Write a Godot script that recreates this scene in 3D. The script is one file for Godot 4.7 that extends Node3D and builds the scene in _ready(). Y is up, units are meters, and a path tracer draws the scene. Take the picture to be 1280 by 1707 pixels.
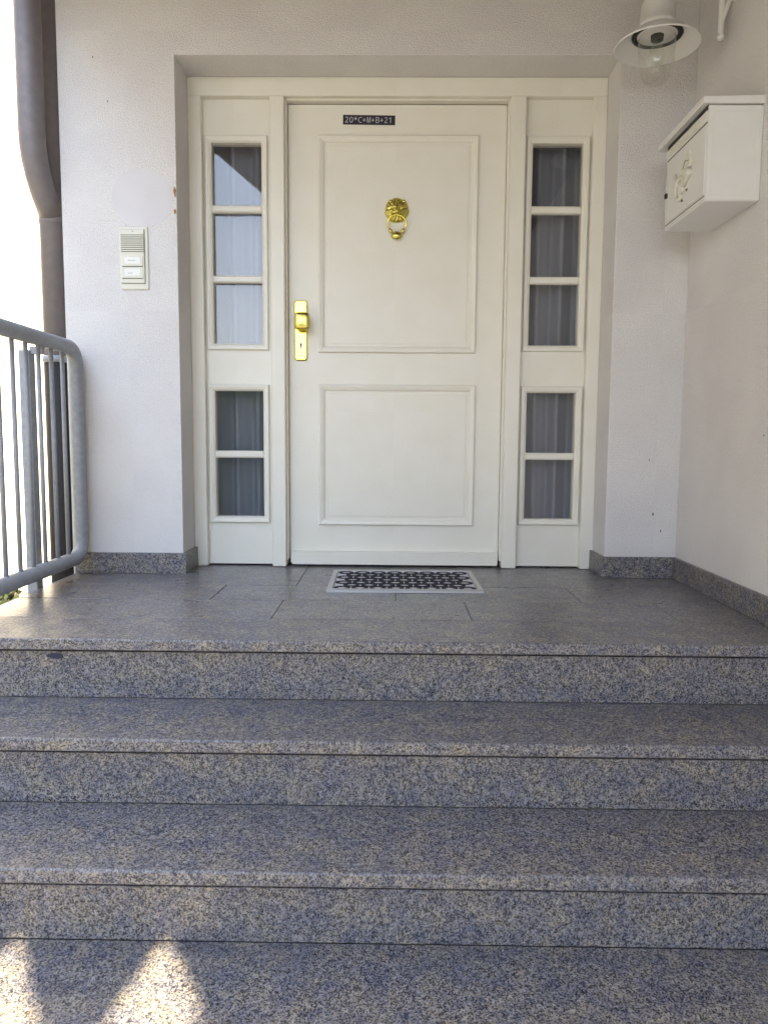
extends Node3D
# Front entrance: granite steps, white panelled door with sidelights, porch with canopy.
# Setting coordinates: door frame front is z = 0, landing top is y = 0, viewer looks along -z.

const RISE := 0.1836
const GOING := 0.277
const WALL_Z := 0.185
const RIGHT_X := 1.197
const LEFT_X := -1.366
const EDGE_X := -1.353
const LEAF_Z := -0.055

var taken := {}
var box_cache := {}
var M := {}
var rng := RandomNumberGenerator.new()

# ---------------------------------------------------------------- helpers
func lin(r: float, g: float, b: float) -> Color:
	return Color(r, g, b).linear_to_srgb()

func mat(col: Color, rough := 0.6, metal := 0.0) -> StandardMaterial3D:
	var m := StandardMaterial3D.new()
	m.albedo_color = col
	m.roughness = rough
	m.metallic = metal
	return m

func numbered(called: String) -> String:
	if not taken.has(called):
		taken[called] = 0
		return called
	taken[called] += 1
	return "%s_%03d" % [called, taken[called]]

func thing(called: String, label: String, category: String, at := Vector3.ZERO, group := "") -> Node3D:
	var o := Node3D.new()
	o.name = numbered(called)
	add_child(o)
	o.position = at
	o.set_meta("label", label)
	o.set_meta("category", category)
	if group != "":
		o.set_meta("group", group)
	return o

func part(parent: Node, called: String, mesh: Mesh, m: Material, at := Vector3.ZERO, turn := Vector3.ZERO) -> MeshInstance3D:
	var o := MeshInstance3D.new()
	o.name = called
	o.mesh = mesh
	o.material_override = m
	parent.add_child(o, true)
	o.position = at
	o.rotation = turn
	return o

func struct(called: String, mesh: Mesh, m: Material, at := Vector3.ZERO) -> MeshInstance3D:
	var o := part(self, numbered(called), mesh, m, at)
	o.set_meta("kind", "structure")
	return o

func st_begin() -> SurfaceTool:
	var st := SurfaceTool.new()
	st.begin(Mesh.PRIMITIVE_TRIANGLES)
	return st

func flat_quad(st: SurfaceTool, a: Vector3, b: Vector3, c: Vector3, d: Vector3) -> void:
	# a b c d run counter-clockwise seen from outside; emitted clockwise for Godot
	var n := (b - a).cross(c - a)
	if n.length() < 1e-12:
		n = (c - a).cross(d - a)
	n = n.normalized()
	for v in [a, c, b, a, d, c]:
		st.set_normal(n)
		st.add_vertex(v)

func flat_tri(st: SurfaceTool, a: Vector3, b: Vector3, c: Vector3) -> void:
	var n := (b - a).cross(c - a).normalized()
	for v in [a, c, b]:
		st.set_normal(n)
		st.add_vertex(v)

# chamfered box, centred
func add_cbox(st: SurfaceTool, s: Vector3, ch: float, at := Vector3.ZERO) -> void:
	var h := s * 0.5
	var k: float = min(ch, min(h.x, min(h.y, h.z)) * 0.9)
	for ax in 3:
		var u := (ax + 1) % 3
		var w := (ax + 2) % 3
		for sg in [-1.0, 1.0]:
			var q := []
			for cr in [[-1, -1], [1, -1], [1, 1], [-1, 1]]:
				var p := Vector3.ZERO
				p[ax] = sg * h[ax]
				p[u] = cr[0] * (h[u] - k)
				p[w] = cr[1] * (h[w] - k)
				q.append(p + at)
			if sg > 0:
				flat_quad(st, q[0], q[1], q[2], q[3])
			else:
				flat_quad(st, q[3], q[2], q[1], q[0])
	if k <= 0.0:
		return
	for ax in 3:
		var u := (ax + 1) % 3
		var w := (ax + 2) % 3
		for su in [-1.0, 1.0]:
			for sw in [-1.0, 1.0]:
				var q := []
				for e in [[-1, 0], [1, 0], [1, 1], [-1, 1]]:
					var p := Vector3.ZERO
					p[ax] = e[0] * (h[ax] - k)
					p[u] = su * (h[u] - (k if e[1] == 1 else 0.0))
					p[w] = sw * (h[w] - (0.0 if e[1] == 1 else k))
					q.append(p + at)
				var n: Vector3 = (q[1] - q[0]).cross(q[2] - q[0])
				var out := Vector3.ZERO
				out[u] = su
				out[w] = sw
				if n.dot(out) > 0:
					flat_quad(st, q[0], q[1], q[2], q[3])
				else:
					flat_quad(st, q[3], q[2], q[1], q[0])
	for sx in [-1.0, 1.0]:
		for sy in [-1.0, 1.0]:
			for sz in [-1.0, 1.0]:
				var a := Vector3(sx * h.x, sy * (h.y - k), sz * (h.z - k)) + at
				var b := Vector3(sx * (h.x - k), sy * h.y, sz * (h.z - k)) + at
				var c := Vector3(sx * (h.x - k), sy * (h.y - k), sz * h.z) + at
				if (b - a).cross(c - a).dot(Vector3(sx, sy, sz)) > 0:
					flat_tri(st, a, b, c)
				else:
					flat_tri(st, a, c, b)

func cbox(s: Vector3, ch := 0.003) -> ArrayMesh:
	var key := [s, ch]
	if box_cache.has(key):
		return box_cache[key]
	var st := st_begin()
	add_cbox(st, s, ch)
	var m := st.commit()
	box_cache[key] = m
	return m

# box given by its two corners
func bpart(parent: Node, called: String, a: Vector3, b: Vector3, m: Material, ch := 0.003) -> MeshInstance3D:
	return part(parent, called, cbox((b - a).abs(), ch), m, (a + b) * 0.5)

func grid_mesh(rows: Array, closed_u := false) -> ArrayMesh:
	# rows of points, smooth shaded; order such that (along row) x (next row) points outward
	var st := st_begin()
	st.set_smooth_group(0)
	add_grid(st, rows, closed_u)
	st.index()
	st.generate_normals()
	return st.commit()

func add_grid(st: SurfaceTool, rows: Array, closed_u := false) -> void:
	for i in rows.size() - 1:
		var r0: Array = rows[i]
		var r1: Array = rows[i + 1]
		var n := r0.size()
		for j in (n if closed_u else n - 1):
			var a: Vector3 = r0[j]
			var b: Vector3 = r0[(j + 1) % n]
			var c: Vector3 = r1[(j + 1) % n]
			var d: Vector3 = r1[j]
			for v in [a, c, b]:
				st.add_vertex(v)
			for v in [a, d, c]:
				st.add_vertex(v)

# profile: Array of Vector2(radius, y); sharp corners may be doubled
func lathe(profile: Array, seg := 28) -> ArrayMesh:
	var rows := []
	for p in profile:
		var row := []
		for j in seg:
			var t := TAU * j / seg
			row.append(Vector3(cos(t) * p.x, p.y, -sin(t) * p.x))
		rows.append(row)
	return grid_mesh(rows, true)

func tube_rows(pts: Array, r: float, seg := 12) -> Array:
	var rows := []
	var up := Vector3(0.13, 0.37, 0.91).normalized()
	for i in pts.size():
		var t: Vector3
		if i == 0:
			t = pts[1] - pts[0]
		elif i == pts.size() - 1:
			t = pts[i] - pts[i - 1]
		else:
			t = (pts[i] - pts[i - 1]).normalized() + (pts[i + 1] - pts[i]).normalized()
		t = t.normalized()
		var side := up.cross(t)
		if side.length() < 0.05:
			side = Vector3.RIGHT.cross(t)
		side = side.normalized()
		up = t.cross(side).normalized()
		var row := []
		for j in seg:
			var a := TAU * j / seg
			row.append(pts[i] + (side * cos(a) + up * sin(a)) * r)
		rows.append(row)
	var first := []
	var last := []
	for j in seg:
		first.append(pts[0])
		last.append(pts[pts.size() - 1])
	rows.push_front(first)
	rows.push_back(last)
	return rows

func tube(pts: Array, r: float, seg := 12) -> ArrayMesh:
	return grid_mesh(tube_rows(pts, r, seg), true)

func arc(c: Vector3, u: Vector3, v: Vector3, r: float, a0: float, a1: float, n: int) -> Array:
	var out := []
	for i in n + 1:
		var a := lerpf(a0, a1, float(i) / n)
		out.append(c + u * cos(a) * r + v * sin(a) * r)
	return out

# mitred frame round an inner rectangle (half sizes hx, hy), lying in the xy plane.
# profile: Array of Vector2(outward offset, height along z)
func frame_ring(hx: float, hy: float, profile: Array) -> ArrayMesh:
	var st := st_begin()
	for i in profile.size() - 1:
		var p: Vector2 = profile[i]
		var q: Vector2 = profile[i + 1]
		var ca := [Vector3(-hx - p.x, -hy - p.x, p.y), Vector3(hx + p.x, -hy - p.x, p.y), Vector3(hx + p.x, hy + p.x, p.y), Vector3(-hx - p.x, hy + p.x, p.y)]
		var cb := [Vector3(-hx - q.x, -hy - q.x, q.y), Vector3(hx + q.x, -hy - q.x, q.y), Vector3(hx + q.x, hy + q.x, q.y), Vector3(-hx - q.x, hy + q.x, q.y)]
		for k in 4:
			var l := (k + 1) % 4
			flat_quad(st, cb[k], cb[l], ca[l], ca[k])
	return st.commit()

# extruded outline in the xy plane (counter-clockwise points), front at z = d, back at z = 0, with a small front chamfer
func prism(outline: PackedVector2Array, d: float, ch := 0.0) -> ArrayMesh:
	var st := st_begin()
	var n := outline.size()
	var top := outline
	if ch > 0.0:
		var ins := Geometry2D.offset_polygon(outline, -ch, Geometry2D.JOIN_MITER)
		if ins.size() == 1 and ins[0].size() == n:
			# match the starting corner
			var best := 0
			for i in n:
				if ins[0][i].distance_to(outline[0]) < ins[0][best].distance_to(outline[0]):
					best = i
			top = PackedVector2Array()
			for i in n:
				top.append(ins[0][(i + best) % n])
		else:
			ch = 0.0
	for i in n:
		var j := (i + 1) % n
		flat_quad(st, Vector3(outline[i].x, outline[i].y, 0), Vector3(outline[j].x, outline[j].y, 0), Vector3(outline[j].x, outline[j].y, d - ch), Vector3(outline[i].x, outline[i].y, d - ch))
		if ch > 0.0:
			flat_quad(st, Vector3(outline[i].x, outline[i].y, d - ch), Vector3(outline[j].x, outline[j].y, d - ch), Vector3(top[j].x, top[j].y, d), Vector3(top[i].x, top[i].y, d))
	var idx := Geometry2D.triangulate_polygon(top)
	for t in range(0, idx.size(), 3):
		var a := top[idx[t]]
		var b := top[idx[t + 1]]
		var c := top[idx[t + 2]]
		if (b - a).cross(c - a) < 0:
			var s := b
			b = c
			c = s
		flat_tri(st, Vector3(a.x, a.y, d), Vector3(b.x, b.y, d), Vector3(c.x, c.y, d))
	idx = Geometry2D.triangulate_polygon(outline)
	for t in range(0, idx.size(), 3):
		var a := outline[idx[t]]
		var b := outline[idx[t + 1]]
		var c := outline[idx[t + 2]]
		if (b - a).cross(c - a) < 0:
			var s := b
			b = c
			c = s
		flat_tri(st, Vector3(a.x, a.y, 0), Vector3(c.x, c.y, 0), Vector3(b.x, b.y, 0))
	return st.commit()

func rounded(hx: float, hy: float, r: float, n := 5) -> PackedVector2Array:
	var out := PackedVector2Array()
	for c in [[1, 1, 0.0], [-1, 1, PI / 2], [-1, -1, PI], [1, -1, PI * 1.5]]:
		for i in n + 1:
			var a: float = c[2] + PI / 2 * i / n
			out.append(Vector2(c[0] * (hx - r) + cos(a) * r, c[1] * (hy - r) + sin(a) * r))
	return out

func blob(r: float, n: int, wob: float, sx := 1.0, sy := 1.0) -> PackedVector2Array:
	var out := PackedVector2Array()
	for i in n:
		var a := TAU * i / n
		var k := r * (1.0 + rng.randf_range(-wob, wob))
		out.append(Vector2(cos(a) * k * sx, sin(a) * k * sy))
	return out

# ---------------------------------------------------------------- textures
func noise_bytes(kind: String, seed_: int, freq: float, n: int, octaves := 1) -> PackedByteArray:
	var f := FastNoiseLite.new()
	f.seed = seed_
	f.frequency = freq
	if kind == "cell":
		f.noise_type = FastNoiseLite.TYPE_CELLULAR
		f.cellular_return_type = FastNoiseLite.RETURN_CELL_VALUE
		f.cellular_jitter = 1.0
		f.fractal_type = FastNoiseLite.FRACTAL_NONE
	else:
		f.noise_type = FastNoiseLite.TYPE_SIMPLEX_SMOOTH
		f.fractal_type = FastNoiseLite.FRACTAL_FBM if octaves > 1 else FastNoiseLite.FRACTAL_NONE
		f.fractal_octaves = octaves
	var im := f.get_image(n, n, false, false, true)
	im.convert(Image.FORMAT_L8)
	return im.get_data()

func granite_texture(seed_: int, contrast: float) -> ImageTexture:
	var n := 1280
	var g := noise_bytes("cell", seed_, 0.36, n)
	var g2 := noise_bytes("cell", seed_ + 5, 0.17, n)
	var patch := noise_bytes("simplex", seed_ + 9, 0.011, n, 3)
	var fine := noise_bytes("simplex", seed_ + 13, 0.05, n, 3)
	# lookup of mineral colours (sRGB bytes): black mica, blue grey, pale feldspar, cream
	var out := PackedByteArray()
	out.resize(n * n * 3)
	var k := 0
	for i in n * n:
		var v: int = g[i]
		var w: int = g2[i]
		var p: int = patch[i] - 128
		var d: int = ((fine[i] - 128) >> 2) + (p >> 3)
		var r: int
		var gg: int
		var b: int
		if v < 62 + (p >> 3):
			r = 70 + (w >> 3); gg = 69 + (w >> 3); b = 76 + (w >> 3)
		elif v < 122:
			r = 116 + (w >> 3); gg = 117 + (w >> 3); b = 132 + (w >> 3)
		elif v < 186:
			r = 152 + (w >> 3); gg = 152 + (w >> 3); b = 161 + (w >> 3)
		elif w > 176:
			r = 186; gg = 174; b = 156
		else:
			r = 186 + (w >> 4); gg = 184 + (w >> 4); b = 184 + (w >> 4)
		var warm: int = ((p + d) >> 4)
		r = 148 + int((r - 148) * contrast)
		gg = 147 + int((gg - 147) * contrast)
		b = 150 + int((b - 150) * contrast)
		out[k] = clampi(r + d + warm, 0, 255)
		out[k + 1] = clampi(gg + d + (warm >> 1), 0, 255)
		out[k + 2] = clampi(b + d - warm, 0, 255)
		k += 3
	var im := Image.create_from_data(n, n, false, Image.FORMAT_RGB8, out)
	im.generate_mipmaps()
	return ImageTexture.create_from_image(im)

func tone_texture(seed_: int, freq: float, n: int, lo: float, hi: float, octaves := 4, tint := Vector3(1, 1, 1)) -> ImageTexture:
	# mottled multiplier between lo and hi (sRGB values); tint is the colour that the low end leans to
	var a := noise_bytes("simplex", seed_, freq, n, octaves)
	var f := noise_bytes("simplex", seed_ + 3, 0.22, n, 2)
	var out := PackedByteArray()
	out.resize(n * n * 3)
	var k := 0
	for i in n * n:
		var t := a[i] / 255.0
		var s := lerpf(lo, hi, t) + (f[i] / 255.0 - 0.5) * 0.035
		for c in 3:
			out[k + c] = clampi(int(255.0 * s * lerpf(tint[c], 1.0, t)), 0, 255)
		k += 3
	var im := Image.create_from_data(n, n, false, Image.FORMAT_RGB8, out)
	im.generate_mipmaps()
	return ImageTexture.create_from_image(im)

func normal_texture(seed_: int, freq: float, n: int, strength: float, kind := "simplex", octaves := 3) -> ImageTexture:
	var a := noise_bytes(kind, seed_, freq, n, octaves)
	var im := Image.create_from_data(n, n, false, Image.FORMAT_L8, a)
	im.convert(Image.FORMAT_RGBA8)
	im.bump_map_to_normal_map(strength)
	im.generate_mipmaps()
	return ImageTexture.create_from_image(im)

func world_map(m: StandardMaterial3D, metres: float, off := Vector3.ZERO) -> void:
	m.uv1_triplanar = true
	m.uv1_world_triplanar = true
	m.uv1_scale = Vector3.ONE / metres
	m.uv1_offset = off

func granite(tex: Texture2D, rough: float, off: Vector3, rough_tex: Texture2D) -> StandardMaterial3D:
	var m := mat(Color(0.77, 0.755, 0.73), rough)
	m.albedo_texture = tex
	m.roughness_texture = rough_tex
	m.metallic_specular = 0.5
	world_map(m, 1.3, off)
	return m

func make_materials() -> void:
	# one stone throughout; only the place where each piece was cut from differs
	var stone := granite_texture(11, 1.05)
	var smear := tone_texture(5, 0.012, 512, 0.72, 1.0, 4)
	M.tread = []
	M.riser = []
	M.slab = []
	for i in 3:
		M.tread.append(granite(stone, 0.42, Vector3(0.31 * i, 0.17 * i, 0.43 * i), smear))
		M.riser.append(granite(stone, 0.5, Vector3(0.23 * i + 0.1, 0.37 * i, 0.11 * i), smear))
		M.slab.append(granite(stone, 0.36, Vector3(0.41 * i, 0.3, 0.19 * i), smear))
	M.skirt = granite(stone, 0.45, Vector3(0.6, 0.2, 0.4), smear)

	var stucco_n := normal_texture(21, 0.16, 1024, 5.0)
	var stucco_t := tone_texture(31, 0.004, 768, 0.975, 1.0, 2, Vector3(0.995, 0.99, 1.0))
	var stucco := mat(lin(0.78, 0.765, 0.755), 0.92)
	stucco.albedo_texture = stucco_t
	stucco.normal_enabled = true
	stucco.normal_texture = stucco_n
	stucco.normal_scale = 0.8
	world_map(stucco, 1.1)
	M.stucco = stucco
	M.patch = mat(lin(0.7, 0.685, 0.7), 0.9)
	M.patch.albedo_texture = stucco_t
	M.patch.normal_enabled = true
	M.patch.normal_texture = stucco_n
	M.patch.normal_scale = 0.2
	world_map(M.patch, 0.85)
	M.rust = mat(lin(0.36, 0.17, 0.05), 0.95)
	M.chip = mat(lin(0.22, 0.21, 0.19), 0.95)
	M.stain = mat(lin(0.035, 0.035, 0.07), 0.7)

	var paint_t := tone_texture(71, 0.008, 512, 0.985, 1.0, 2, Vector3(1.0, 0.998, 0.985))
	var paint_n := normal_texture(77, 0.03, 512, 0.5)
	var paint := mat(lin(0.82, 0.795, 0.72), 0.4)
	paint.albedo_texture = paint_t
	paint.normal_enabled = true
	paint.normal_texture = paint_n
	paint.normal_scale = 0.08
	world_map(paint, 0.7)
	M.paint = paint
	M.gap = mat(lin(0.03, 0.03, 0.03), 0.9)
	M.brass = mat(Color(0.94, 0.88, 0.42), 0.22, 1.0)
	M.brass_soft = mat(Color(0.82, 0.77, 0.42), 0.26, 1.0)
	M.steel = mat(Color(0.62, 0.61, 0.58), 0.35, 1.0)
	var glass := mat(Color(0.2, 0.24, 0.25, 0.07), 0.02)
	glass.transparency = BaseMaterial3D.TRANSPARENCY_ALPHA
	glass.metallic_specular = 0.5
	M.glass = glass
	M.sheer = mat(Color(0.74, 0.76, 0.83, 0.52), 0.9)
	M.sheer.transparency = BaseMaterial3D.TRANSPARENCY_ALPHA
	var galv_t := tone_texture(91, 0.03, 512, 0.9, 1.0, 4, Vector3(0.96, 0.98, 1.0))
	var galv := mat(lin(0.36, 0.375, 0.41), 0.5, 0.1)
	galv.albedo_texture = galv_t
	world_map(galv, 0.5)
	M.galv = galv
	var zinc := mat(lin(0.24, 0.21, 0.215), 0.55, 0.1)
	zinc.albedo_texture = galv_t
	world_map(zinc, 0.9)
	M.zinc = zinc
	M.iron = mat(lin(0.022, 0.019, 0.02), 0.7)
	M.ivory = mat(lin(0.72, 0.71, 0.62), 0.45)
	M.ivory_dark = mat(lin(0.1, 0.095, 0.075), 0.8)
	M.label_white = mat(lin(0.82, 0.82, 0.78), 0.5)
	M.ink = mat(lin(0.3, 0.3, 0.3), 0.8)
	var enamel := mat(lin(0.78, 0.78, 0.78), 0.38)
	enamel.albedo_texture = paint_t
	world_map(enamel, 0.4)
	M.enamel = enamel
	M.black = mat(lin(0.02, 0.02, 0.025), 0.6)
	M.rubber = mat(lin(0.014, 0.014, 0.024), 0.95)
	var alu := mat(lin(0.5, 0.49, 0.49), 0.4, 0.6)
	M.alu = alu
	M.felt = mat(lin(0.55, 0.54, 0.55), 0.95)
	M.sticker = mat(lin(0.018, 0.017, 0.03), 0.6)
	M.chalk = mat(lin(0.5, 0.49, 0.56), 0.8)
	var concrete_t := tone_texture(121, 0.02, 512, 0.75, 1.0, 4)
	var conc := mat(lin(0.21, 0.195, 0.175), 0.9)
	conc.albedo_texture = concrete_t
	world_map(conc, 1.4)
	M.concrete = conc
	var soil := mat(lin(0.09, 0.1, 0.05), 0.95)
	soil.albedo_texture = concrete_t
	world_map(soil, 1.1)
	M.lawn = soil
	M.leaf = mat(lin(0.06, 0.1, 0.035), 0.6)
	M.shrub = mat(lin(0.04, 0.055, 0.03), 0.6)  # green darkened, shade on the plants is put into the colour
	M.leaf.backlight = Color(0.25, 0.35, 0.1)
	M.porch_wood = mat(lin(0.16, 0.11, 0.075), 0.7)
	M.shadow_cloth = mat(lin(0.6, 0.55, 0.42), 0.85)  # for the flaps added to shape the sun patches
	M.light_block_wall = mat(lin(0.31, 0.30, 0.28), 0.9)  # for the house added to block sky light
	M.roof_tile = mat(lin(0.2, 0.09, 0.06), 0.85)
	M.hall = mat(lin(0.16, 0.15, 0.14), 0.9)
	M.bulb = mat(lin(0.75, 0.75, 0.73), 0.3)
	M.bark = mat(lin(0.08, 0.06, 0.045), 0.9)

# ---------------------------------------------------------------- build
func _ready() -> void:
	rng.seed = 20210
	# camera
	var cam := Camera3D.new()
	cam.name = "camera"
	add_child(cam)
	cam.position = Vector3(0, 0.582, 3.373)
	cam.rotation_order = EULER_ORDER_YXZ
	cam.rotation_degrees = Vector3(-5.57, 0.68, 0.40)
	cam.fov = 68.226
	cam.near = 0.05
	cam.far = 400.0
	cam.current = true
	# sky and exposure
	var env := Environment.new()
	env.background_mode = Environment.BG_SKY
	var sky := Sky.new()
	var sm := ProceduralSkyMaterial.new()
	sm.sky_top_color = Color(0.62, 0.71, 0.84)
	sm.sky_horizon_color = Color(0.92, 0.935, 0.94)
	sm.sky_curve = 0.18
	sm.sky_energy_multiplier = 1.0
	sm.ground_bottom_color = Color(0.3, 0.3, 0.26)
	sm.ground_horizon_color = Color(0.6, 0.62, 0.6)
	sky.sky_material = sm
	env.sky = sky
	env.tonemap_mode = Environment.TONE_MAPPER_LINEAR
	env.tonemap_exposure = 8.6
	env.sdfgi_enabled = true
	env.ssao_enabled = true
	env.ssil_enabled = true
	var we := WorldEnvironment.new()
	we.name = "environment"
	we.environment = env
	add_child(we)
	# sun: from the front, a little to the right, 42 degrees high
	var sun := DirectionalLight3D.new()
	sun.name = "sun"
	add_child(sun)
	sun.light_energy = 1.25
	sun.light_color = Color(1.0, 0.92, 0.76)
	sun.light_angular_distance = 0.7
	sun.shadow_enabled = true
	sun.look_at_from_position(Vector3.ZERO, -Vector3(0.167, 0.669, 0.724), Vector3.UP)

	make_materials()
	build_ground()
	build_house()
	build_stairs()
	build_door()
	build_canopy()
	build_railing()
	build_downpipe()
	build_intercom()
	build_mailbox()
	build_lamp()
	build_doormat()
	build_sticker()
	build_curtains()
	build_plants()

func build_ground() -> void:
	struct("ground", cbox(Vector3(160, 0.2, 160), 0.0), M.lawn, Vector3(0, -1.08, 40))
	struct("path", cbox(Vector3(11.0, 0.05, 9.4), 0.01), M.concrete, Vector3(-1.6, -0.955, 6.7))
	struct("garden_bed", cbox(Vector3(4.6, 0.83, 1.9), 0.02), M.lawn, Vector3(-3.7, -0.765, 0.35))

func build_house() -> void:
	var h := thing("house_facade", "white roughcast house wall round the recessed entrance, standing above granite skirting", "wall", Vector3(0, -0.9, 0))
	# wall with the door opening cut out, extruded back from WALL_Z
	var o := PackedVector2Array([Vector2(LEFT_X, 0), Vector2(-0.893, 0), Vector2(-0.893, 3.01), Vector2(0.897, 3.01), Vector2(0.897, 0), Vector2(RIGHT_X + 0.3, 0), Vector2(RIGHT_X + 0.3, 6.6), Vector2(LEFT_X, 6.6)])
	part(h, "wall", prism(o, 0.5, 0.0015), M.stucco, Vector3(0, 0, WALL_Z - 0.5))
	# repaired plaster above the bell, rust and chips
	part(h, "plaster_patch", prism(blob(0.126, 64, 0.012, 1.0, 0.93), 0.0006), M.patch, Vector3(-1.032, 2.455, WALL_Z))
	for s in [[-0.8995, 2.475, 0.011, 0.5, 1.6], [-0.9005, 2.40, 0.007, 0.7, 1.2]]:
		part(h, "rust_spot", prism(blob(s[2], 11, 0.3, s[3], s[4]), 0.002), M.rust, Vector3(s[0], s[1], WALL_Z))
	for s in [[-1.22, 3.0, 0.003], [-1.165, 2.83, 0.003]]:
		part(h, "chip", prism(blob(s[2], 7, 0.3, 0.8, 1.4), 0.0015), M.chip, Vector3(s[0], s[1], WALL_Z))
	for s in [[1.095, 1.17, 0.006], [1.13, 1.10, 0.004], [1.07, 1.4, 0.003]]:
		part(h, "chip", prism(blob(s[2], 7, 0.3, 0.7, 1.3), 0.0015), M.chip, Vector3(s[0], s[1], WALL_Z))
	# granite skirting along the foot of the wall (0.9 = landing level)
	bpart(h, "skirting", Vector3(-1.353, 0.9, WALL_Z), Vector3(-0.878, 0.989, WALL_Z + 0.015), M.skirt, 0.0015)
	bpart(h, "skirting", Vector3(-0.893, 0.9, 0.0), Vector3(-0.878, 0.989, WALL_Z), M.skirt, 0.0015)
	bpart(h, "skirting", Vector3(0.882, 0.9, WALL_Z), Vector3(RIGHT_X - 0.015, 0.989, WALL_Z + 0.015), M.skirt, 0.0015)
	bpart(h, "skirting", Vector3(0.882, 0.9, 0.0), Vector3(0.897, 0.989, WALL_Z), M.skirt, 0.0015)

	var w := thing("side_wall", "white roughcast wing wall at right angles to the entrance, carrying mailbox and lamp", "wall", Vector3(RIGHT_X, -0.9, 0))
	bpart(w, "wall", Vector3(0, 0, WALL_Z), Vector3(0.3, 6.6, 6.4), M.stucco, 0.004)
	var z := WALL_Z
	for z1 in [0.72, 1.245]:
		bpart(w, "skirting", Vector3(-0.015, 0.9, z), Vector3(0, 0.989, z1 - 0.001), M.skirt, 0.0015)
		z = z1
	for s in [[2.0, 1.65, 0.004], [1.5, 0.9, 0.003]]:
		part(w, "chip", prism(blob(s[2], 7, 0.3), 0.0015), M.chip, Vector3(0, s[0], s[1]), Vector3(0, -PI / 2, 0))

	var n := thing("sunlit_wall", "sunlit white house wall set back behind the railing and downpipe", "wall", Vector3(-4.0, -0.9, -0.6))
	bpart(n, "wall", Vector3(-4.5, 0, -0.3), Vector3(2.63, 7.0, 0), M.stucco, 0.004)

	# house added out of frame to block sky light on the steps
	var nb := thing("light_block_house", "added unseen grey house with tiled roof, blocking sky light left of the steps", "house", Vector3(-6.5, -0.98, 4.2))
	bpart(nb, "wall", Vector3(-2.6, 0, -4.6), Vector3(2.6, 5.4, 4.6), M.light_block_wall, 0.01)
	var gable := PackedVector2Array([Vector2(-3.0, 5.4), Vector2(3.0, 5.4), Vector2(0, 7.6)])
	part(nb, "roof", prism(gable, 9.8), M.roof_tile, Vector3(0, 0.002, -4.9))
	for wz in [-2.6, 0.0, 2.6]:
		for wy in [1.3, 3.9]:
			var wf := part(nb, "window", frame_ring(0.42, 0.55, [Vector2(0, 0.0), Vector2(0.002, 0.03), Vector2(0.07, 0.03), Vector2(0.072, 0.0)]), M.paint, Vector3(2.6, wy, wz), Vector3(0, PI / 2, 0))
			part(wf, "pane", cbox(Vector3(0.84, 1.1, 0.012), 0.0), M.black, Vector3(0, 0, 0.007))

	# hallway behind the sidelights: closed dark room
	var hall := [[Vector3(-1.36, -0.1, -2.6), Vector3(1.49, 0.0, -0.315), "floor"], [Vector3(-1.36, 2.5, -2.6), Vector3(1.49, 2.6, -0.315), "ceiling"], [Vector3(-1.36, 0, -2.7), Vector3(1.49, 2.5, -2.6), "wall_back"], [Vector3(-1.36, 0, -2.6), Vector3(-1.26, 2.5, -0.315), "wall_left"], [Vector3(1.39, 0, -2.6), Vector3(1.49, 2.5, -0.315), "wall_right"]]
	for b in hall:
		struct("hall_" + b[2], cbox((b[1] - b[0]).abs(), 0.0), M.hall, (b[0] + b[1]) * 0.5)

# slab with rounded front edge: x0..x1, top at y, back z0 to nose z1
func nosed_slab(x0: float, x1: float, z0: float, z1: float, thick: float) -> ArrayMesh:
	var prof := [Vector2(z0, 0), Vector2(z1 - 0.006, 0), Vector2(z1 - 0.0025, -0.0012), Vector2(z1 - 0.0006, -0.004), Vector2(z1, -0.008), Vector2(z1, -thick + 0.003), Vector2(z1 - 0.003, -thick), Vector2(z0, -thick)]
	var st := st_begin()
	var n := prof.size()
	for i in n:
		var p: Vector2 = prof[i]
		var q: Vector2 = prof[(i + 1) % n]
		flat_quad(st, Vector3(x0, p.y, p.x), Vector3(x0, q.y, q.x), Vector3(x1, q.y, q.x), Vector3(x1, p.y, p.x))
	for i in range(1, n - 1):
		flat_tri(st, Vector3(x0, prof[0].y, prof[0].x), Vector3(x0, prof[i + 1].y, prof[i + 1].x), Vector3(x0, prof[i].y, prof[i].x))
		flat_tri(st, Vector3(x1, prof[0].y, prof[0].x), Vector3(x1, prof[i].y, prof[i].x), Vector3(x1, prof[i + 1].y, prof[i + 1].x))
	return st.commit()

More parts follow.
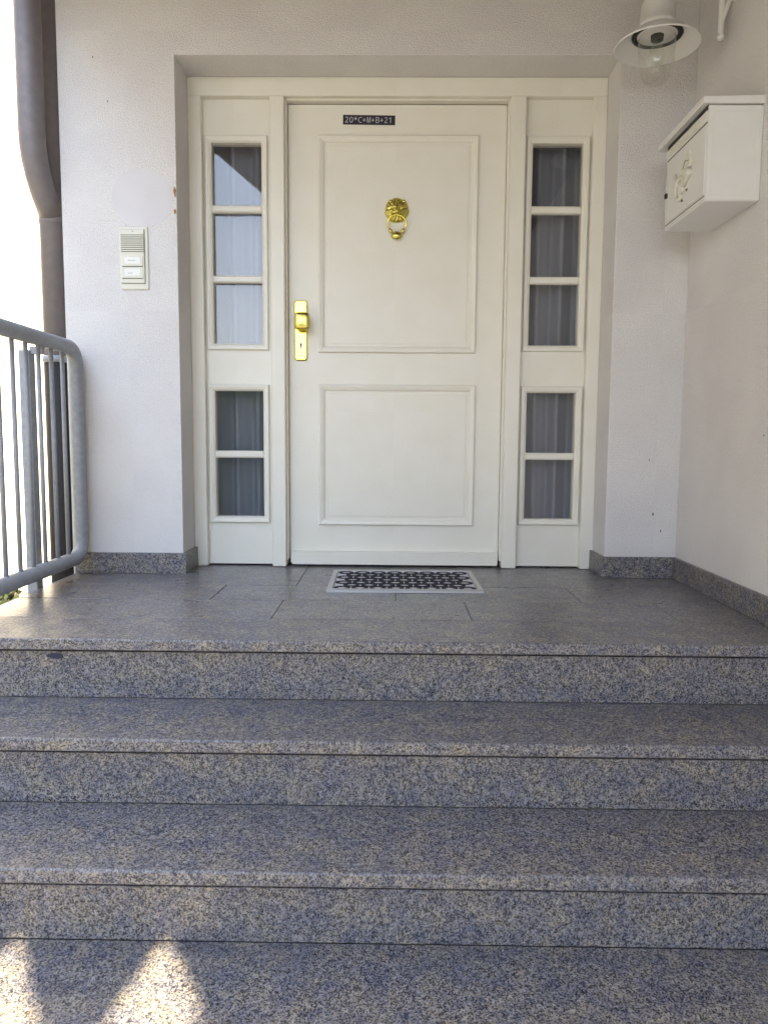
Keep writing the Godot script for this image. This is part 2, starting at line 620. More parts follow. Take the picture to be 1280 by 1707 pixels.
func build_stairs() -> void:
	var s := thing("granite_stairs", "speckled grey granite steps with paved landing in front of the white door", "stairs", Vector3(0, -0.9, 0))
	var x0 := EDGE_X
	var x1 := RIGHT_X - 0.002
	var up := 0.9
	# paving of the landing: three staggered rows and the nosed edge slab
	var rows := [[-0.085, 0.430, [-0.38, 0.285, 0.945]], [0.430, 0.703, [-0.655, 0.013, 0.68]], [0.703, 0.985, [-0.39, 0.257, 0.93]]]
	var gap := 0.002
	var k := 0
	for r in rows:
		var xs: Array = [x0] + r[2] + [x1]
		for i in xs.size() - 1:
			var a := Vector3(xs[i] + gap, up - 0.034, r[0] + gap)
			var b := Vector3(xs[i + 1] - gap, up + [0.0, -0.0006, 0.0004][(k * 2 + i) % 3], r[1] - gap)
			bpart(s, "paving_slab", a, b, M.slab[(k + i) % 3], 0.0008)
		k += 1
	bpart(s, "mortar_bed", Vector3(x0 + 0.01, up - 0.06, -0.3), Vector3(x1 - 0.005, up - 0.0035, 0.985), M.chip, 0.0)
	# nosed slabs, risers and the core below them
	for i in 6:
		var y := up - RISE * i
		if y < 0.05:
			break
		var nose := 1.25 + GOING * i
		var back := 0.985 if i == 0 else nose - GOING - 0.030
		part(s, "tread", nosed_slab(x0, x1, back + gap, nose, 0.034), M.tread[i % 3], Vector3(0, y, 0))
		var rb: float = max(y - RISE, 0.0)
		if i < 4:
			bpart(s, "riser", Vector3(x0 + 0.004, rb + 0.0005, nose - 0.052), Vector3(x1, y - 0.034 - [0.0112, 0.0152, 0.0205, 0.02][i], nose - 0.030), M.riser[i % 3], 0.0008)
		bpart(s, "core", Vector3(x0 + 0.012, 0.0, -0.3 if i == 0 else nose - GOING - 0.06), Vector3(x1 - 0.01, y - 0.036 - (0.026 if i == 0 else 0.0), nose - 0.054), M.concrete, 0.0)
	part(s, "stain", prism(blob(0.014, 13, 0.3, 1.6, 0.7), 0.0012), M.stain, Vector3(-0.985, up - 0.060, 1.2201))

func build_door() -> void:
	var d := thing("front_door", "white wooden front door with raised panels, brass fittings and glazed sidelights", "door", Vector3(0.0, 0, 0))
	var fz := -0.085
	# outer frame
	bpart(d, "jamb", Vector3(-0.893, 0.002, fz), Vector3(-0.835, 2.032, 0), M.paint, 0.003)
	bpart(d, "jamb", Vector3(0.840, 0.002, fz), Vector3(0.897, 2.032, 0), M.paint, 0.003)
	bpart(d, "head", Vector3(-0.893, 2.032, fz), Vector3(0.897, 2.11, 0), M.paint, 0.003)
	bpart(d, "mullion", Vector3(-0.541, 0.002, fz), Vector3(-0.479, 2.032, 0.004), M.paint, 0.004)
	bpart(d, "mullion", Vector3(0.489, 0.002, fz), Vector3(0.554, 2.032, 0.004), M.paint, 0.004)
	# stop beads beside the leaf and below the head
	bpart(d, "stop_bead", Vector3(-0.479, 0.03, LEAF_Z - 0.02), Vector3(-0.471, 2.024, -0.022), M.paint, 0.002)
	bpart(d, "stop_bead", Vector3(0.481, 0.03, LEAF_Z - 0.02), Vector3(0.489, 2.024, -0.022), M.paint, 0.002)
	bpart(d, "stop_bead", Vector3(-0.479, 2.024, LEAF_Z - 0.02), Vector3(0.489, 2.032, -0.022), M.paint, 0.002)
	bpart(d, "threshold", Vector3(-0.893, 0.0, -0.30), Vector3(0.897, 0.006, -0.07), M.gap, 0.0)
	# leaf
	var leaf := part(d, "door_leaf", cbox(Vector3(0.9495, 2.008, 0.06), 0.002), M.paint, Vector3(0.005, 1.016, LEAF_Z - 0.03))
	var prof := [Vector2(0.0, -0.001), Vector2(0.001, 0.005), Vector2(0.009, 0.0105), Vector2(0.015, 0.0115), Vector2(0.016, 0.015), Vector2(0.024, 0.016), Vector2(0.0275, 0.012), Vector2(0.028, -0.001)]
	part(leaf, "panel_moulding", frame_ring(0.321, 0.436, prof), M.paint, Vector3(0.005, 0.409, 0.03))
	part(leaf, "panel_moulding", frame_ring(0.322, 0.288, prof), M.paint, Vector3(0.008, -0.512, 0.03))
	for p in [[0.005, 0.409, 0.310, 0.425], [0.008, -0.512, 0.311, 0.277]]:
		part(leaf, "panel", cbox(Vector3(p[2] * 2, p[3] * 2, 0.004), 0.0018), M.paint, Vector3(p[0], p[1], 0.031))
	# weather bar along the foot of the leaf
	var wb := prism(rounded(0.466, 0.029, 0.008, 3), 0.036, 0.012)
	part(leaf, "weather_bar", wb, M.paint, Vector3(0.003, -0.977, 0.03))
	# sidelights
	for sx in [-0.688, 0.697]:
		var sl := Node3D.new()
		sl.name = "sidelight"
		d.add_child(sl, true)
		sl.position = Vector3(sx, 0, -0.036)
		var hw := 0.147 if sx < 0 else 0.143
		var gw := 0.1085
		var gx := -0.003 if sx < 0 else 0.002
		var st := st_begin()
		# rails and stiles round the two glazed openings
		for b in [[-hw, 1.852, hw, 2.032], [-hw, 0.789, hw, 0.995], [-hw, 0.008, hw, 0.224], [-hw, 0.995, gx - gw, 1.852], [gx + gw, 0.995, hw, 1.852], [-hw, 0.224, gx - gw, 0.789], [gx + gw, 0.224, hw, 0.789]]:
			add_cbox(st, Vector3(b[2] - b[0], b[3] - b[1], 0.045), 0.0, Vector3((b[0] + b[2]) * 0.5, (b[1] + b[3]) * 0.5, -0.0225))
		part(sl, "panel", st.commit(), M.paint)
		var mp := [Vector2(-0.001, -0.02), Vector2(0.0, 0.004), Vector2(0.009, 0.012), Vector2(0.014, 0.0125), Vector2(0.015, 0.016), Vector2(0.023, 0.0165), Vector2(0.0265, 0.012), Vector2(0.027, -0.001)]
		part(sl, "moulding", frame_ring(gw, 0.4285, mp), M.paint, Vector3(gx, 1.4235, 0))
		part(sl, "moulding", frame_ring(gw, 0.2825, mp), M.paint, Vector3(gx, 0.5065, 0))
		for y in [1.5745, 1.2755, 0.506]:
			part(sl, "glazing_bar", prism(PackedVector2Array([Vector2(-gw, -0.0155), Vector2(gw, -0.0155), Vector2(gw, 0.0155), Vector2(-gw, 0.0155)]), 0.030, 0.006), M.paint, Vector3(gx, y, -0.022))
		for g in [[1.59, 1.852], [1.291, 1.559], [0.995, 1.26], [0.5215, 0.789], [0.224, 0.4905]]:
			part(sl, "pane", cbox(Vector3(gw * 2, g[1] - g[0], 0.004), 0.0), M.glass, Vector3(gx, (g[0] + g[1]) * 0.5, -0.026))
	# handle: long plate, square knob, lock cylinder
	var hp := part(d, "door_handle", prism(rounded(0.0295, 0.132, 0.014, 4), 0.010, 0.0055), M.brass, Vector3(-0.416, 1.056, LEAF_Z))
	var neck := lathe([Vector2(0.0, 0.0), Vector2(0.013, 0.0), Vector2(0.011, 0.02), Vector2(0.013, 0.038), Vector2(0.0, 0.038)], 18)
	part(hp, "neck", neck, M.brass, Vector3(0.012, 0.034, 0.008), Vector3(PI / 2, 0, 0))
	part(hp, "knob", knob_mesh(), M.brass_soft, Vector3(0.012, 0.034, 0.062))
	var cyl := PackedVector2Array()
	for i in 14:
		var a := lerpf(-0.3 * PI, 1.3 * PI, i / 13.0)
		cyl.append(Vector2(cos(a) * 0.0085, sin(a) * 0.0085 + 0.008))
	cyl.append(Vector2(-0.005, -0.016))
	cyl.append(Vector2(0.005, -0.016))
	part(hp, "lock_cylinder", prism(cyl, 0.004, 0.0008), M.steel, Vector3(0.001, -0.069, 0.009))
	bpart(hp, "keyhole", Vector3(-0.0012, -0.072, 0.0125), Vector3(0.0032, -0.056, 0.0146), M.black, 0.0)
	build_knocker(d)

func knob_mesh() -> ArrayMesh:
	# rounded square cushion, face dished slightly outward
	var rows := []
	for lay in [[0.0, -0.012], [0.45, -0.014], [0.85, -0.011], [0.98, -0.004], [1.0, 0.003], [0.96, 0.009], [0.88, 0.0125], [0.6, 0.0145], [0.3, 0.0155], [0.0, 0.0158]]:
		var row := []
		for j in 32:
			var a := TAU * j / 32
			var c := cos(a)
			var s := sin(a)
			var e := 0.42
			var x: float = sign(c) * pow(abs(c), e) * 0.0335
			var y: float = sign(s) * pow(abs(s), e) * 0.038
			row.append(Vector3(x * lay[0], y * lay[0], lay[1]))
		rows.append(row)
	return grid_mesh(rows, true)

func build_knocker(d: Node3D) -> void:
	# lion mask as a modelled relief: radial mane, brow, cheeks, muzzle
	var rows := []
	var nr := 22
	var na := 60
	for i in nr + 1:
		var r := 1.0 - float(i) / nr
		var row := []
		for j in na:
			var a := TAU * j / na
			var rx := 0.053
			var ry := 0.054
			var edge := 1.0 + (0.018 * cos(a * 17.0) + 0.02 * cos(a * 7.0 + 1.0)) * smoothstep(0.6, 1.0, r)
			var x := cos(a) * r * rx * edge
			var y := sin(a) * r * ry * edge
			var hgt := 0.021 * sqrt(max(0.0, 1.0 - r * r)) + 0.003
			hgt += 0.0016 * cos(a * 17.0 + r * 9.0) * smoothstep(0.45, 0.75, r) * (1.0 - smoothstep(0.92, 1.0, r))
			hgt += 0.0018 * cos(a * 11.0 - r * 9.0) * smoothstep(0.3, 0.5, r) * (1.0 - smoothstep(0.6, 0.8, r))
			for b in [[0.0, -0.012, 0.017, 0.014, 0.010], [0.0, 0.004, 0.007, 0.018, 0.007], [-0.014, 0.013, 0.010, 0.006, 0.005], [0.014, 0.013, 0.010, 0.006, 0.005], [-0.013, 0.003, 0.006, 0.005, -0.005], [0.013, 0.003, 0.006, 0.005, -0.005], [-0.02, -0.01, 0.009, 0.010, 0.004], [0.02, -0.01, 0.009, 0.010, 0.004], [0.0, -0.0225, 0.014, 0.003, -0.005], [0.0, 0.026, 0.010, 0.010, 0.003]]:
				var dx: float = (x - b[0]) / b[2]
				var dy: float = (y - b[1]) / b[3]
				hgt += b[4] * exp(-(dx * dx + dy * dy))
			if i == 0:
				hgt = 0.0
			row.append(Vector3(x, y, hgt))
		rows.append(row)
	var k := part(d, "door_knocker", grid_mesh(rows, true), M.brass_soft, Vector3(0.007, 1.575, LEAF_Z + 0.002))
	for sx in [-1.0, 1.0]:
		part(k, "ear", grid_mesh(ellipsoid(Vector3(0.008, 0.007, 0.005)), true), M.brass_soft, Vector3(sx * 0.03, 0.036, 0.014))
	# swinging ring with scrolled ends and the striker below
	var pts := []
	for i in 33:
		var a := lerpf(-0.16 * PI, 1.16 * PI, i / 32.0)
		pts.append(Vector3(cos(a) * 0.040, sin(a) * 0.036 - 0.062, 0.032 - 0.012 * (0.5 - sin(a) * 0.5)))
	part(k, "ring", tube(pts, 0.0036, 10), M.brass)
	for sx in [-1.0, 1.0]:
		part(k, "scroll", grid_mesh(ellipsoid(Vector3(0.013, 0.0075, 0.007)), true), M.brass_soft, Vector3(sx * 0.027, -0.0905, 0.022), Vector3(0, 0, sx * 0.8))
	part(k, "striker", grid_mesh(ellipsoid(Vector3(0.024, 0.0175, 0.012)), true), M.brass_soft, Vector3(0, -0.111, 0.020))
	part(k, "strike_plate", prism(rounded(0.012, 0.012, 0.011, 4), 0.008, 0.002), M.brass, Vector3(0, -0.111, -0.002))

func ellipsoid(r: Vector3, n := 12, m := 18) -> Array:
	var rows := []
	for i in n + 1:
		var t := PI * i / n
		var row := []
		for j in m:
			var a := TAU * j / m
			row.append(Vector3(sin(t) * cos(a) * r.x, sin(t) * sin(a) * r.y, -cos(t) * r.z))
		rows.append(row)
	return rows

func build_canopy() -> void:
	# unseen porch roof, outline cut for the shade; flaps added to shape sun patches
	var c := thing("porch_roof", "flat brown timber porch roof over the steps with added pointed flaps that shape the sun patches", "roof", Vector3(0, 2.40, 0))
	var o := PackedVector2Array([Vector2(-1.5, -WALL_Z), Vector2(-1.5, -0.6), Vector2(-1.15, -1.6), Vector2(-0.95, -2.6), Vector2(-0.9, -4.98), Vector2(0.395, -4.98), Vector2(0.395, -6.4), Vector2(RIGHT_X, -6.4), Vector2(RIGHT_X, -WALL_Z)])
	part(c, "slab", prism(o, 0.16), M.porch_wood, Vector3.ZERO, Vector3(-PI / 2, 0, 0))
	var flap := prism(PackedVector2Array([Vector2(0.003, 0.0), Vector2(0.1675, -0.39), Vector2(0.332, 0.0)]), 0.004)
	for i in 4:
		var x := -0.773 + 0.335 * i
		part(c, "shadow_flap", flap, M.shadow_cloth, Vector3(x, 0.0, 4.97))

func build_railing() -> void:
	var r := thing("railing", "galvanised steel tube railing with round balusters along the open side of landing", "railing", Vector3(-1.31, 0, 0.228))
	# local z runs forward from the end post at the wall
	var y0 := 0.078
	var y1 := 0.94
	var L := 1.0
	var pts := [Vector3(0, y0, L), Vector3(0, y0, 0.075)]
	pts += arc(Vector3(0, y0 + 0.075, 0.075), Vector3(0, -1, 0), Vector3(0, 0, -1), 0.075, 0.1, PI / 2 - 0.1, 6)
	pts += [Vector3(0, y0 + 0.075, 0), Vector3(0, y1 - 0.075, 0)]
	pts += arc(Vector3(0, y1 - 0.075, 0.075), Vector3(0, 0, -1), Vector3(0, 1, 0), 0.075, 0.1, PI / 2 - 0.1, 6)
	pts += [Vector3(0, y1, 0.075), Vector3(0, y1 + 0.004, L)]
	part(r, "tube_frame", tube(pts, 0.029, 18), M.galv)
	for z in [0.131, 0.228, 0.333, 0.430, 0.527, 0.627, 0.727, 0.827, 0.927]:
		part(r, "baluster", tube([Vector3(0, y0 + 0.01, z), Vector3(0, y1 - 0.01, z)], 0.0085, 10), M.galv)
	# flat post bolted to the side of the landing
	bpart(r, "post", Vector3(-0.085, -0.34, 0.262), Vector3(-0.045, y1 - 0.04, 0.312), M.galv, 0.003)
	bpart(r, "bracket", Vector3(-0.050, y1 - 0.055, 0.275), Vector3(0.0, y1 - 0.025, 0.299), M.galv, 0.002)
	bpart(r, "bracket", Vector3(-0.050, y0 - 0.012, 0.269), Vector3(0.0, y0 + 0.012, 0.305), M.galv, 0.002)
	for y in [-0.08, -0.22]:
		part(r, "bolt", lathe([Vector2(0, 0.008), Vector2(0.009, 0.008), Vector2(0.009, 0.0)], 6), M.galv, Vector3(-0.065, y, 0.311), Vector3(PI / 2, 0, 0))

func build_downpipe() -> void:
	var p := thing("downpipe", "brown grey metal rain pipe with an elbow joining it, beside the wall corner", "pipe", Vector3(-1.432, -0.15, 0.125))
	var y := 0.15
	part(p, "pipe", tube([Vector3(0, y + 0.90, 0), Vector3(0, y + 4.2, 0)], 0.051, 22), M.zinc)
	part(p, "standpipe", tube([Vector3(0, -0.35, 0), Vector3(0, y + 0.905, 0)], 0.054, 22), M.iron)
	part(p, "collar", lathe([Vector2(0.0, -0.014), Vector2(0.056, -0.014), Vector2(0.061, -0.008), Vector2(0.061, 0.008), Vector2(0.056, 0.014), Vector2(0, 0.014)], 24), M.galv, Vector3(0, y + 0.905, 0))
	# branch coming down in front and bending back into the pipe
	var b := [Vector3(-0.012, y + 4.2, 0.135), Vector3(-0.012, y + 1.80, 0.135)]
	b += [Vector3(-0.012, y + 1.74, 0.132), Vector3(-0.011, y + 1.68, 0.118), Vector3(-0.009, y + 1.63, 0.098), Vector3(-0.006, y + 1.58, 0.07), Vector3(-0.003, y + 1.545, 0.045), Vector3(0, y + 1.50, 0.012)]
	part(p, "branch_pipe", tube(b, 0.050, 22), M.zinc)
	part(p, "joint_ring", lathe([Vector2(0.051, -0.016), Vector2(0.0545, -0.012), Vector2(0.0545, 0.012), Vector2(0.051, 0.016)], 24), M.zinc, Vector3(0, y + 1.475, 0))

func build_intercom() -> void:
	var b := thing("intercom", "ivory door intercom with speaker slots and two name buttons, beside the door", "intercom", Vector3(-1.071, 1.186, WALL_Z))
	part(b, "frame", prism(rounded(0.0585, 0.1265, 0.008, 4), 0.008, 0.003), M.ivory, Vector3(0, 0.1265, 0))
	var pz := 0.008
	part(b, "panel", prism(rounded(0.0485, 0.1075, 0.003, 2), 0.007, 0.002), M.ivory, Vector3(-0.004, 0.132, pz))
	# dark joint round the panel
	part(b, "joint", frame_ring(0.0485, 0.1075, [Vector2(0.0, 0.0008), Vector2(0.0014, 0.0008)]), M.ivory_dark, Vector3(-0.004, 0.132, pz))
	var zf := pz + 0.007
	part(b, "microphone_hole", prism(rounded(0.0012, 0.003, 0.001, 2), 0.0006), M.ivory_dark, Vector3(-0.002, 0.2305, zf))
	for i in 9:
		var y := 0.217 - 0.0083 * i
		bpart(b, "speaker_slot", Vector3(-0.051, y - 0.0011, zf - 0.001), Vector3(0.0435, y + 0.0011, zf + 0.0006), M.ivory_dark, 0.0)
		bpart(b, "louvre", Vector3(-0.0505, y - 0.0066, zf - 0.001), Vector3(0.043, y - 0.0018, zf + 0.0022), M.ivory, 0.0009)
	for i in 2:
		var y := 0.112 - 0.048 * i
		var nb := part(b, "name_button", cbox(Vector3(0.086, 0.040, 0.004), 0.0014), M.ivory, Vector3(-0.004, y, zf + 0.001))
		part(nb, "name_strip", cbox(Vector3(0.064, 0.0265, 0.0012), 0.0003), M.label_white, Vector3(0.0, 0.003, 0.0025))
		bpart(nb, "edge", Vector3(-0.043, -0.0222, -0.001), Vector3(0.043, -0.0202, 0.0018), M.ivory_dark, 0.0)
		for j in ([0, 1, 2, 3, 4] if i == 0 else [0, 1, 2]):
			bpart(nb, "print", Vector3(-0.018 + 0.0065 * j, 0.0012 - 0.003 * i, 0.0029), Vector3(-0.0135 + 0.0065 * j, 0.0038 - 0.003 * i, 0.00335), M.ink, 0.0)

func build_mailbox() -> void:
	# fixed to the wing wall, front faces -x. Local: x runs along the wall (towards the viewer), z out from the wall
	var b := thing("mailbox", "white metal mailbox with pitched lid and post horn emblem on the wing wall", "mailbox", Vector3(RIGHT_X, 1.369, 0.591))
	b.rotation.y = -PI / 2
	var hw := 0.1875
	var dp := 0.178
	part(b, "body", cbox(Vector3(hw * 2, 0.304, dp), 0.004), M.enamel, Vector3(0, 0.152, dp * 0.5))
	# raised rim on the side turned to the viewer and the other
	for sx in [-1.0, 1.0]:
		part(b, "side_rim", frame_ring(dp * 0.5 - 0.018, 0.132, [Vector2(0.0, 0.0), Vector2(0.001, 0.0014), Vector2(0.0165, 0.0014), Vector2(0.0172, 0.0)]), M.enamel, Vector3(sx * hw, 0.152, dp * 0.5), Vector3(0, sx * PI / 2, 0))
	# lid: overhanging slab pitched to the front
	var lid := PackedVector2Array([Vector2(0.0, 0.306), Vector2(dp + 0.02, 0.306), Vector2(dp + 0.022, 0.310), Vector2(dp + 0.021, 0.327), Vector2(0.004, 0.331), Vector2(0.0, 0.331)])
	part(b, "lid", prism(lid, hw * 2 + 0.054, 0.002), M.enamel, Vector3(-hw - 0.045, 0, 0), Vector3(0, PI / 2, 0)).scale = Vector3(-1, 1, 1)
	bpart(b, "insert_slot", Vector3(-hw + 0.006, 0.288, dp - 0.002), Vector3(hw - 0.006, 0.3055, dp + 0.0008), M.black, 0.0)
	# letter flap with raised word
	var flap := part(b, "flap", cbox(Vector3(hw * 2 - 0.012, 0.036, 0.006), 0.002), M.enamel, Vector3(0, 0.270, dp + 0.002))
	var tm := TextMesh.new()
	tm.text = "BRIEFKASTEN"
	var f := SystemFont.new()
	f.font_names = PackedStringArray(["Droid Serif"])
	tm.font = f
	tm.font_size = 32
	tm.pixel_size = 0.0011
	tm.depth = 0.004
	part(flap, "raised_word", tm, M.ivory, Vector3(0, -0.001, 0.0045)).scale = Vector3(1.15, 1, 1)
	bpart(b, "flap_joint", Vector3(-hw + 0.008, 0.2495, dp - 0.001), Vector3(hw - 0.006, 0.2525, dp + 0.0012), M.black, 0.0)
	# door on the front with a thin joint
	var dr := part(b, "door", cbox(Vector3(hw * 2 - 0.022, 0.222, 0.004), 0.0015), M.enamel, Vector3(0.003, 0.134, dp + 0.0015))
	bpart(b, "door_joint", Vector3(-hw + 0.008, 0.0165, dp - 0.001), Vector3(hw - 0.006, 0.0185, dp + 0.0012), M.black, 0.0)
	part(dr, "hinge_rod", tube([Vector3(-0.168, -0.10, 0.004), Vector3(-0.168, 0.075, 0.004)], 0.0022, 8), M.enamel)
	part(dr, "lock", cbox(Vector3(0.014, 0.018, 0.01), 0.002), M.black, Vector3(-0.166, -0.012, 0.006))
	# emblem: coiled post horn with a letter above it
	var em := part(dr, "post_horn", tube(arc(Vector3(-0.028, -0.028, 0.006), Vector3.RIGHT, Vector3.UP, 0.036, -0.6, TAU - 0.9, 26), 0.008, 8), M.ivory)
	em.set_meta("label", "raised post horn emblem on mailbox door")
	part(dr, "horn_bell", grid_mesh(cone_rows(Vector3(0.004, -0.036, 0.006), Vector3(0.07, 0.004, 0.008), 0.006, 0.016), true), M.ivory)
	part(dr, "horn_mouthpiece", tube([Vector3(-0.055, -0.02, 0.006), Vector3(-0.078, 0.035, 0.007)], 0.006, 8), M.ivory)
	part(dr, "letter", cbox(Vector3(0.080, 0.052, 0.009), 0.002), M.ivory, Vector3(0.022, 0.038, 0.004), Vector3(0, 0, 0.5))
	for q in [[0.012, 0.040, 0.85], [0.034, 0.046, 0.15]]:
		part(dr, "letter_fold", cbox(Vector3(0.032, 0.0018, 0.0016), 0.0004), M.ivory_dark, Vector3(q[0], q[1], 0.0090), Vector3(0, 0, q[2] - 0.35 if q[2] < 0.5 else q[2]))
	for q in [[-0.01, -0.075], [0.03, -0.05]]:
		part(dr, "tassel", cbox(Vector3(0.012, 0.007, 0.004), 0.001), M.ivory_dark, Vector3(q[0], q[1], 0.003))

func cone_rows(a: Vector3, b: Vector3, r0: float, r1: float) -> Array:
	var t := (b - a).normalized()
	var u := t.cross(Vector3(0, 0, 1)).normalized()
	var v := t.cross(u)
	var rows := []
	for lay in [[0.0, 0.0], [0.0, 1.0], [0.5, 1.0], [0.8, 1.0], [1.0, 1.0], [1.0, 0.0]]:
		var row := []
		var rr: float = lerpf(r0, r1, lay[0] * lay[0]) * lay[1]
		for j in 14:
			var ang := TAU * j / 14
			row.append(a + (b - a) * lay[0] + (u * cos(ang) + v * sin(ang)) * rr)
		rows.append(row)
	return rows

func build_lamp() -> void:
	var base := Vector3(RIGHT_X, 2.0, 0.49)
	var l := thing("wall_lamp", "white enamel yard lamp with clear glass jar hanging from a bent wall arm", "lamp", base)
	var lx := -0.262
	# shade: shallow cone, outside and inside
	part(l, "shade", lathe([Vector2(0.050, 0.062), Vector2(0.072, 0.050), Vector2(0.110, 0.026), Vector2(0.146, -0.002), Vector2(0.1495, -0.008), Vector2(0.148, -0.011), Vector2(0.143, -0.008), Vector2(0.108, 0.018), Vector2(0.074, 0.040)], 44), M.enamel, Vector3(lx, 0, 0))
	part(l, "cap", lathe([Vector2(0.064, 0.044), Vector2(0.066, 0.056), Vector2(0.064, 0.072), Vector2(0.062, 0.073), Vector2(0.058, 0.135), Vector2(0.050, 0.150), Vector2(0.026, 0.160), Vector2(0.022, 0.185), Vector2(0.0, 0.186)], 32), M.enamel, Vector3(lx, 0, 0))
	part(l, "gasket", lathe([Vector2(0.076, 0.041), Vector2(0.090, 0.033), Vector2(0.086, 0.025), Vector2(0.070, 0.029), Vector2(0.076, 0.041)], 36), M.iron, Vector3(lx, 0, 0))
	part(l, "reflector_plate", lathe([Vector2(0.0, 0.030), Vector2(0.069, 0.028), Vector2(0.071, 0.034), Vector2(0.0, 0.038)], 32), M.enamel, Vector3(lx, 0, 0))
	part(l, "socket", lathe([Vector2(0.0, 0.02), Vector2(0.012, 0.02), Vector2(0.013, 0.012), Vector2(0.021, 0.012), Vector2(0.023, 0.03), Vector2(0.0, 0.03)], 20), M.black, Vector3(lx, 0, 0))
	var jar_glass := StandardMaterial3D.new()
	jar_glass.albedo_color = Color(0.6, 0.66, 0.54, 0.06)
	jar_glass.roughness = 0.03
	jar_glass.metallic_specular = 0.5
	jar_glass.transparency = BaseMaterial3D.TRANSPARENCY_ALPHA
	part(l, "glass_jar", lathe([Vector2(0.064, 0.030), Vector2(0.065, 0.0), Vector2(0.064, -0.05), Vector2(0.061, -0.08), Vector2(0.053, -0.108), Vector2(0.040, -0.129), Vector2(0.022, -0.142), Vector2(0.0, -0.146)], 36), jar_glass, Vector3(lx, 0, 0))
	var bulb := lathe([Vector2(0.0, -0.078), Vector2(0.012, -0.075), Vector2(0.023, -0.066), Vector2(0.029, -0.052), Vector2(0.029, -0.038), Vector2(0.023, -0.02), Vector2(0.014, -0.004), Vector2(0.013, 0.012)], 24)
	part(l, "bulb", bulb, jar_glass, Vector3(lx, 0, 0))
	# arm: up from the wall rod, over and down into the cap
	var pts := [Vector3(-0.036, 0.03, 0), Vector3(-0.036, 0.26, 0)]
	pts += arc(Vector3(-0.149, 0.26, 0), Vector3.RIGHT, Vector3.UP, 0.113, 0.15, PI - 0.15, 14)
	pts += [Vector3(lx, 0.26, 0), Vector3(lx, 0.17, 0)]
	part(l, "arm", tube(pts, 0.011, 12), M.enamel)
	part(l, "ball_end", grid_mesh(ellipsoid(Vector3(0.014, 0.014, 0.014)), true), M.enamel, Vector3(-0.036, 0.026, 0))
	part(l, "stay", tube([Vector3(-0.036, 0.08, 0), Vector3(-0.002, 0.17, 0)], 0.011, 10), M.enamel)
	part(l, "wall_plate", prism(rounded(0.03, 0.06, 0.012, 4), 0.008, 0.002), M.enamel, Vector3(0, 0.20, 0), Vector3(0, -PI / 2, 0))
	part(l, "screw", lathe([Vector2(0, 0.003), Vector2(0.006, 0.003), Vector2(0.007, 0.0)], 12), M.black, Vector3(0.0, 0.148, -0.062), Vector3(0, 0, PI / 2))

func build_doormat() -> void:
	var m := thing("doormat", "aluminium framed doormat of black rubber rings in front of the door", "doormat", Vector3(0.046, 0, 0.345))
	m.rotation.y = 0.012
	var hx := 0.298
	var hz := 0.216
	var ring := part(m, "frame", frame_ring(hx - 0.022, hz - 0.022, [Vector2(0, 0.003), Vector2(0.001, 0.012), Vector2(0.003, 0.013), Vector2(0.019, 0.013), Vector2(0.022, 0.010), Vector2(0.022, 0.0005)]), M.alu, Vector3(0, 0.0005, 0), Vector3(-PI / 2, 0, 0))
	part(m, "tray", cbox(Vector3(hx * 2 - 0.046, 0.008, hz * 2 - 0.046), 0.0005), M.felt, Vector3(0, 0.0046, 0))
	# one flat octagonal ring, repeated
	var st := st_begin()
	var n := 10
	for i in n:
		var a0 := TAU * i / n
		var a1 := TAU * (i + 1) / n
		var d0 := Vector3(cos(a0), 0, sin(a0))
		var d1 := Vector3(cos(a1), 0, sin(a1))
		var ro := 0.033
		var ri := 0.0185
		var hh := 0.0022
		flat_quad(st, d0 * ri + Vector3(0, hh, 0), d1 * ri + Vector3(0, hh, 0), d1 * ro + Vector3(0, hh, 0), d0 * ro + Vector3(0, hh, 0))
		flat_quad(st, d0 * ro, d0 * ro + Vector3(0, hh, 0), d1 * ro + Vector3(0, hh, 0), d1 * ro)
		flat_quad(st, d1 * ri, d1 * ri + Vector3(0, hh, 0), d0 * ri + Vector3(0, hh, 0), d0 * ri)
	var rm := st.commit()
	for row in 7:
		var odd := row % 2
		for i in 8 - odd:
			var x := -0.2415 + 0.069 * i + 0.0345 * odd
			var z := -0.165 + 0.055 * row
			part(m, "rubber_ring", rm, M.rubber, Vector3(x, 0.0088 + 0.0007 * odd, z))

func build_sticker() -> void:
	var s := thing("blessing_sticker", "small dark sticker with pale chalk style lettering near the top of door", "sticker", Vector3(-0.117, 1.9555, LEAF_Z + 0.0005))
	s.rotation.z = -0.012
	part(s, "strip", cbox(Vector3(0.226, 0.040, 0.0012), 0.0002), M.sticker, Vector3(0, 0, 0.0006))
	var tm := TextMesh.new()
	tm.text = "20*C+M+B+21"
	var f := SystemFont.new()
	f.font_names = PackedStringArray(["Droid Sans Mono"])
	tm.font = f
	tm.font_size = 32
	tm.pixel_size = 0.00098
	tm.depth = 0.0006
	part(s, "lettering", tm, M.chalk, Vector3(-0.002, -0.001, 0.0014))

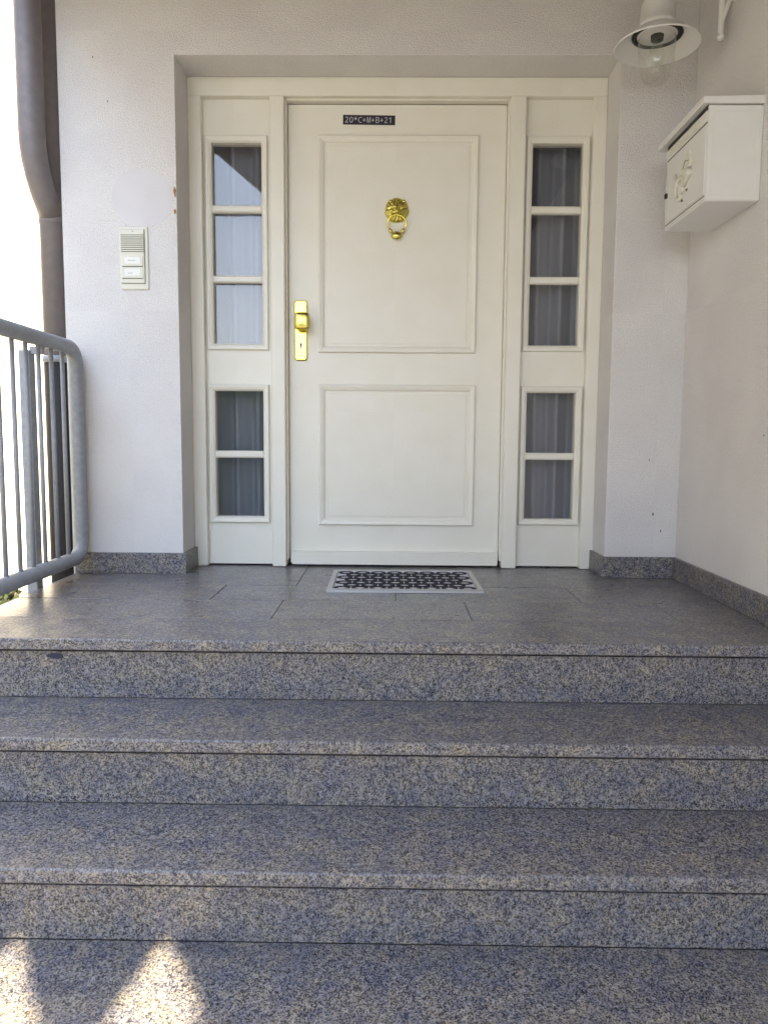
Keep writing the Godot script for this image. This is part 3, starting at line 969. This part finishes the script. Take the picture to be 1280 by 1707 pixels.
func build_curtains() -> void:
	for i in 2:
		var sx: float = [-0.69, 0.70][i]
		var c := thing("curtain", ["blue white net curtain behind the panes of the sidelight beside the intercom", "blue white net curtain behind the panes of the sidelight nearer the mailbox"][i], "curtain", Vector3(sx, 0.1, -0.16))
		var rows := []
		for k in 13:
			var y := 1.86 * k / 12.0
			var row := []
			for j in 73:
				var u := j / 72.0
				var x := (u - 0.5) * 0.30
				var ph := u * TAU * 3.0 + i * 1.3
				var amp := 0.030 + 0.008 * sin(u * 9.0 + i)
				var z := amp * sin(ph + 0.5 * sin(ph)) + 0.004 * sin(y * 3.0 + u * 7.0)
				row.append(Vector3(x + 0.004 * sin(y * 2.0 + u * 5.0), y, z))
			rows.append(row)
		part(c, "cloth", grid_mesh(rows), M.sheer)
		part(c, "rod", tube([Vector3(-0.17, 1.87, 0), Vector3(0.17, 1.87, 0)], 0.006, 8), M.steel)

func blades(st: SurfaceTool, at: Vector3, n: int, spread: float, h0: float, h1: float, w: float) -> void:
	for i in n:
		var p := at + Vector3(rng.randf_range(-spread, spread), 0, rng.randf_range(-spread, spread))
		var a := rng.randf() * TAU
		var h := rng.randf_range(h0, h1)
		var lean := Vector3(cos(a), 0, sin(a)) * h * rng.randf_range(0.1, 0.6)
		var s := Vector3(-sin(a), 0, cos(a)) * w
		var mid := p + lean * 0.4 + Vector3(0, h * 0.6, 0)
		var tip := p + lean + Vector3(0, h, 0)
		flat_tri(st, p - s, p + s, mid)
		flat_tri(st, mid - s * 0.8, mid + s * 0.8, tip)

func build_plants() -> void:
	var st := st_begin()
	for i in 220:
		blades(st, Vector3(rng.randf_range(-3.4, -1.5), -0.355, rng.randf_range(-0.5, 1.2)), 9, 0.05, 0.015, 0.04, 0.003)
	var g := part(self, "grass", st.commit(), M.leaf)
	g.set_meta("kind", "stuff")
	g.set_meta("label", "low grass of garden bed below the sunlit wall")
	g.set_meta("category", "grass")
	var sh := thing("low_shrub", "low green shrub, colour darkened to stand for shade, in the bed below the sunlit wall", "shrub", Vector3(-2.02, -0.35, -0.33))
	var ls := st_begin()
	for i in 420:
		var dir := Vector3(rng.randf_range(-1, 1), rng.randf_range(0.0, 1), rng.randf_range(-1, 1)).normalized()
		var c := Vector3(dir.x * 0.2, dir.y * 0.2 + 0.02, dir.z * 0.16) * rng.randf_range(0.75, 1.05)
		var u := dir.cross(Vector3(rng.randf_range(-1, 1), 1, rng.randf_range(-1, 1))).normalized() * 0.012
		var w := (dir + Vector3(rng.randf_range(-0.6, 0.6), 0.3, rng.randf_range(-0.6, 0.6))).normalized() * 0.03
		flat_quad(ls, c - w, c - u, c + w, c + u)
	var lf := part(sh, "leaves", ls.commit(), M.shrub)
	lf.set_meta("kind", "stuff")
	for i in 5:
		part(sh, "stem", tube([Vector3(0.02 * (i - 2), -0.02, 0), Vector3(0.07 * (i - 2), 0.15, 0.03 * (i % 3 - 1))], 0.006, 6), M.bark)
	# hedge across the garden, mirrored in the lower panes
	var hs := st_begin()
	for i in 7500:
		var p := Vector3(rng.randf_range(-6.5, 5.5), rng.randf_range(-0.95, 1.75), rng.randf_range(-0.55, 0.55))
		p.y += 0.12 * sin(p.x * 2.3)
		var a := Vector3(rng.randf_range(-1, 1), rng.randf_range(-1, 1), rng.randf_range(-1, 1)).normalized()
		var b := a.cross(Vector3(0.3, 0.8, 0.5)).normalized()
		var q := rng.randf_range(0.05, 0.1)
		flat_quad(hs, p - a * q, p - b * q * 0.5, p + a * q, p + b * q * 0.5)
	var h := thing("hedge", "clipped green garden hedge across from the entrance", "hedge", Vector3(0, 0, 11.5))
	var fo := part(h, "foliage", hs.commit(), M.leaf)
	fo.set_meta("kind", "stuff")
	bpart(h, "inner_growth", Vector3(-6.4, -0.9, -0.36), Vector3(5.4, 1.5, 0.36), M.leaf, 0.1)
	for i in 9:
		part(h, "stem", tube([Vector3(-6.0 + 1.4 * i, -0.98, 0), Vector3(-5.9 + 1.4 * i, 0.5, 0.1)], 0.03, 8), M.bark)
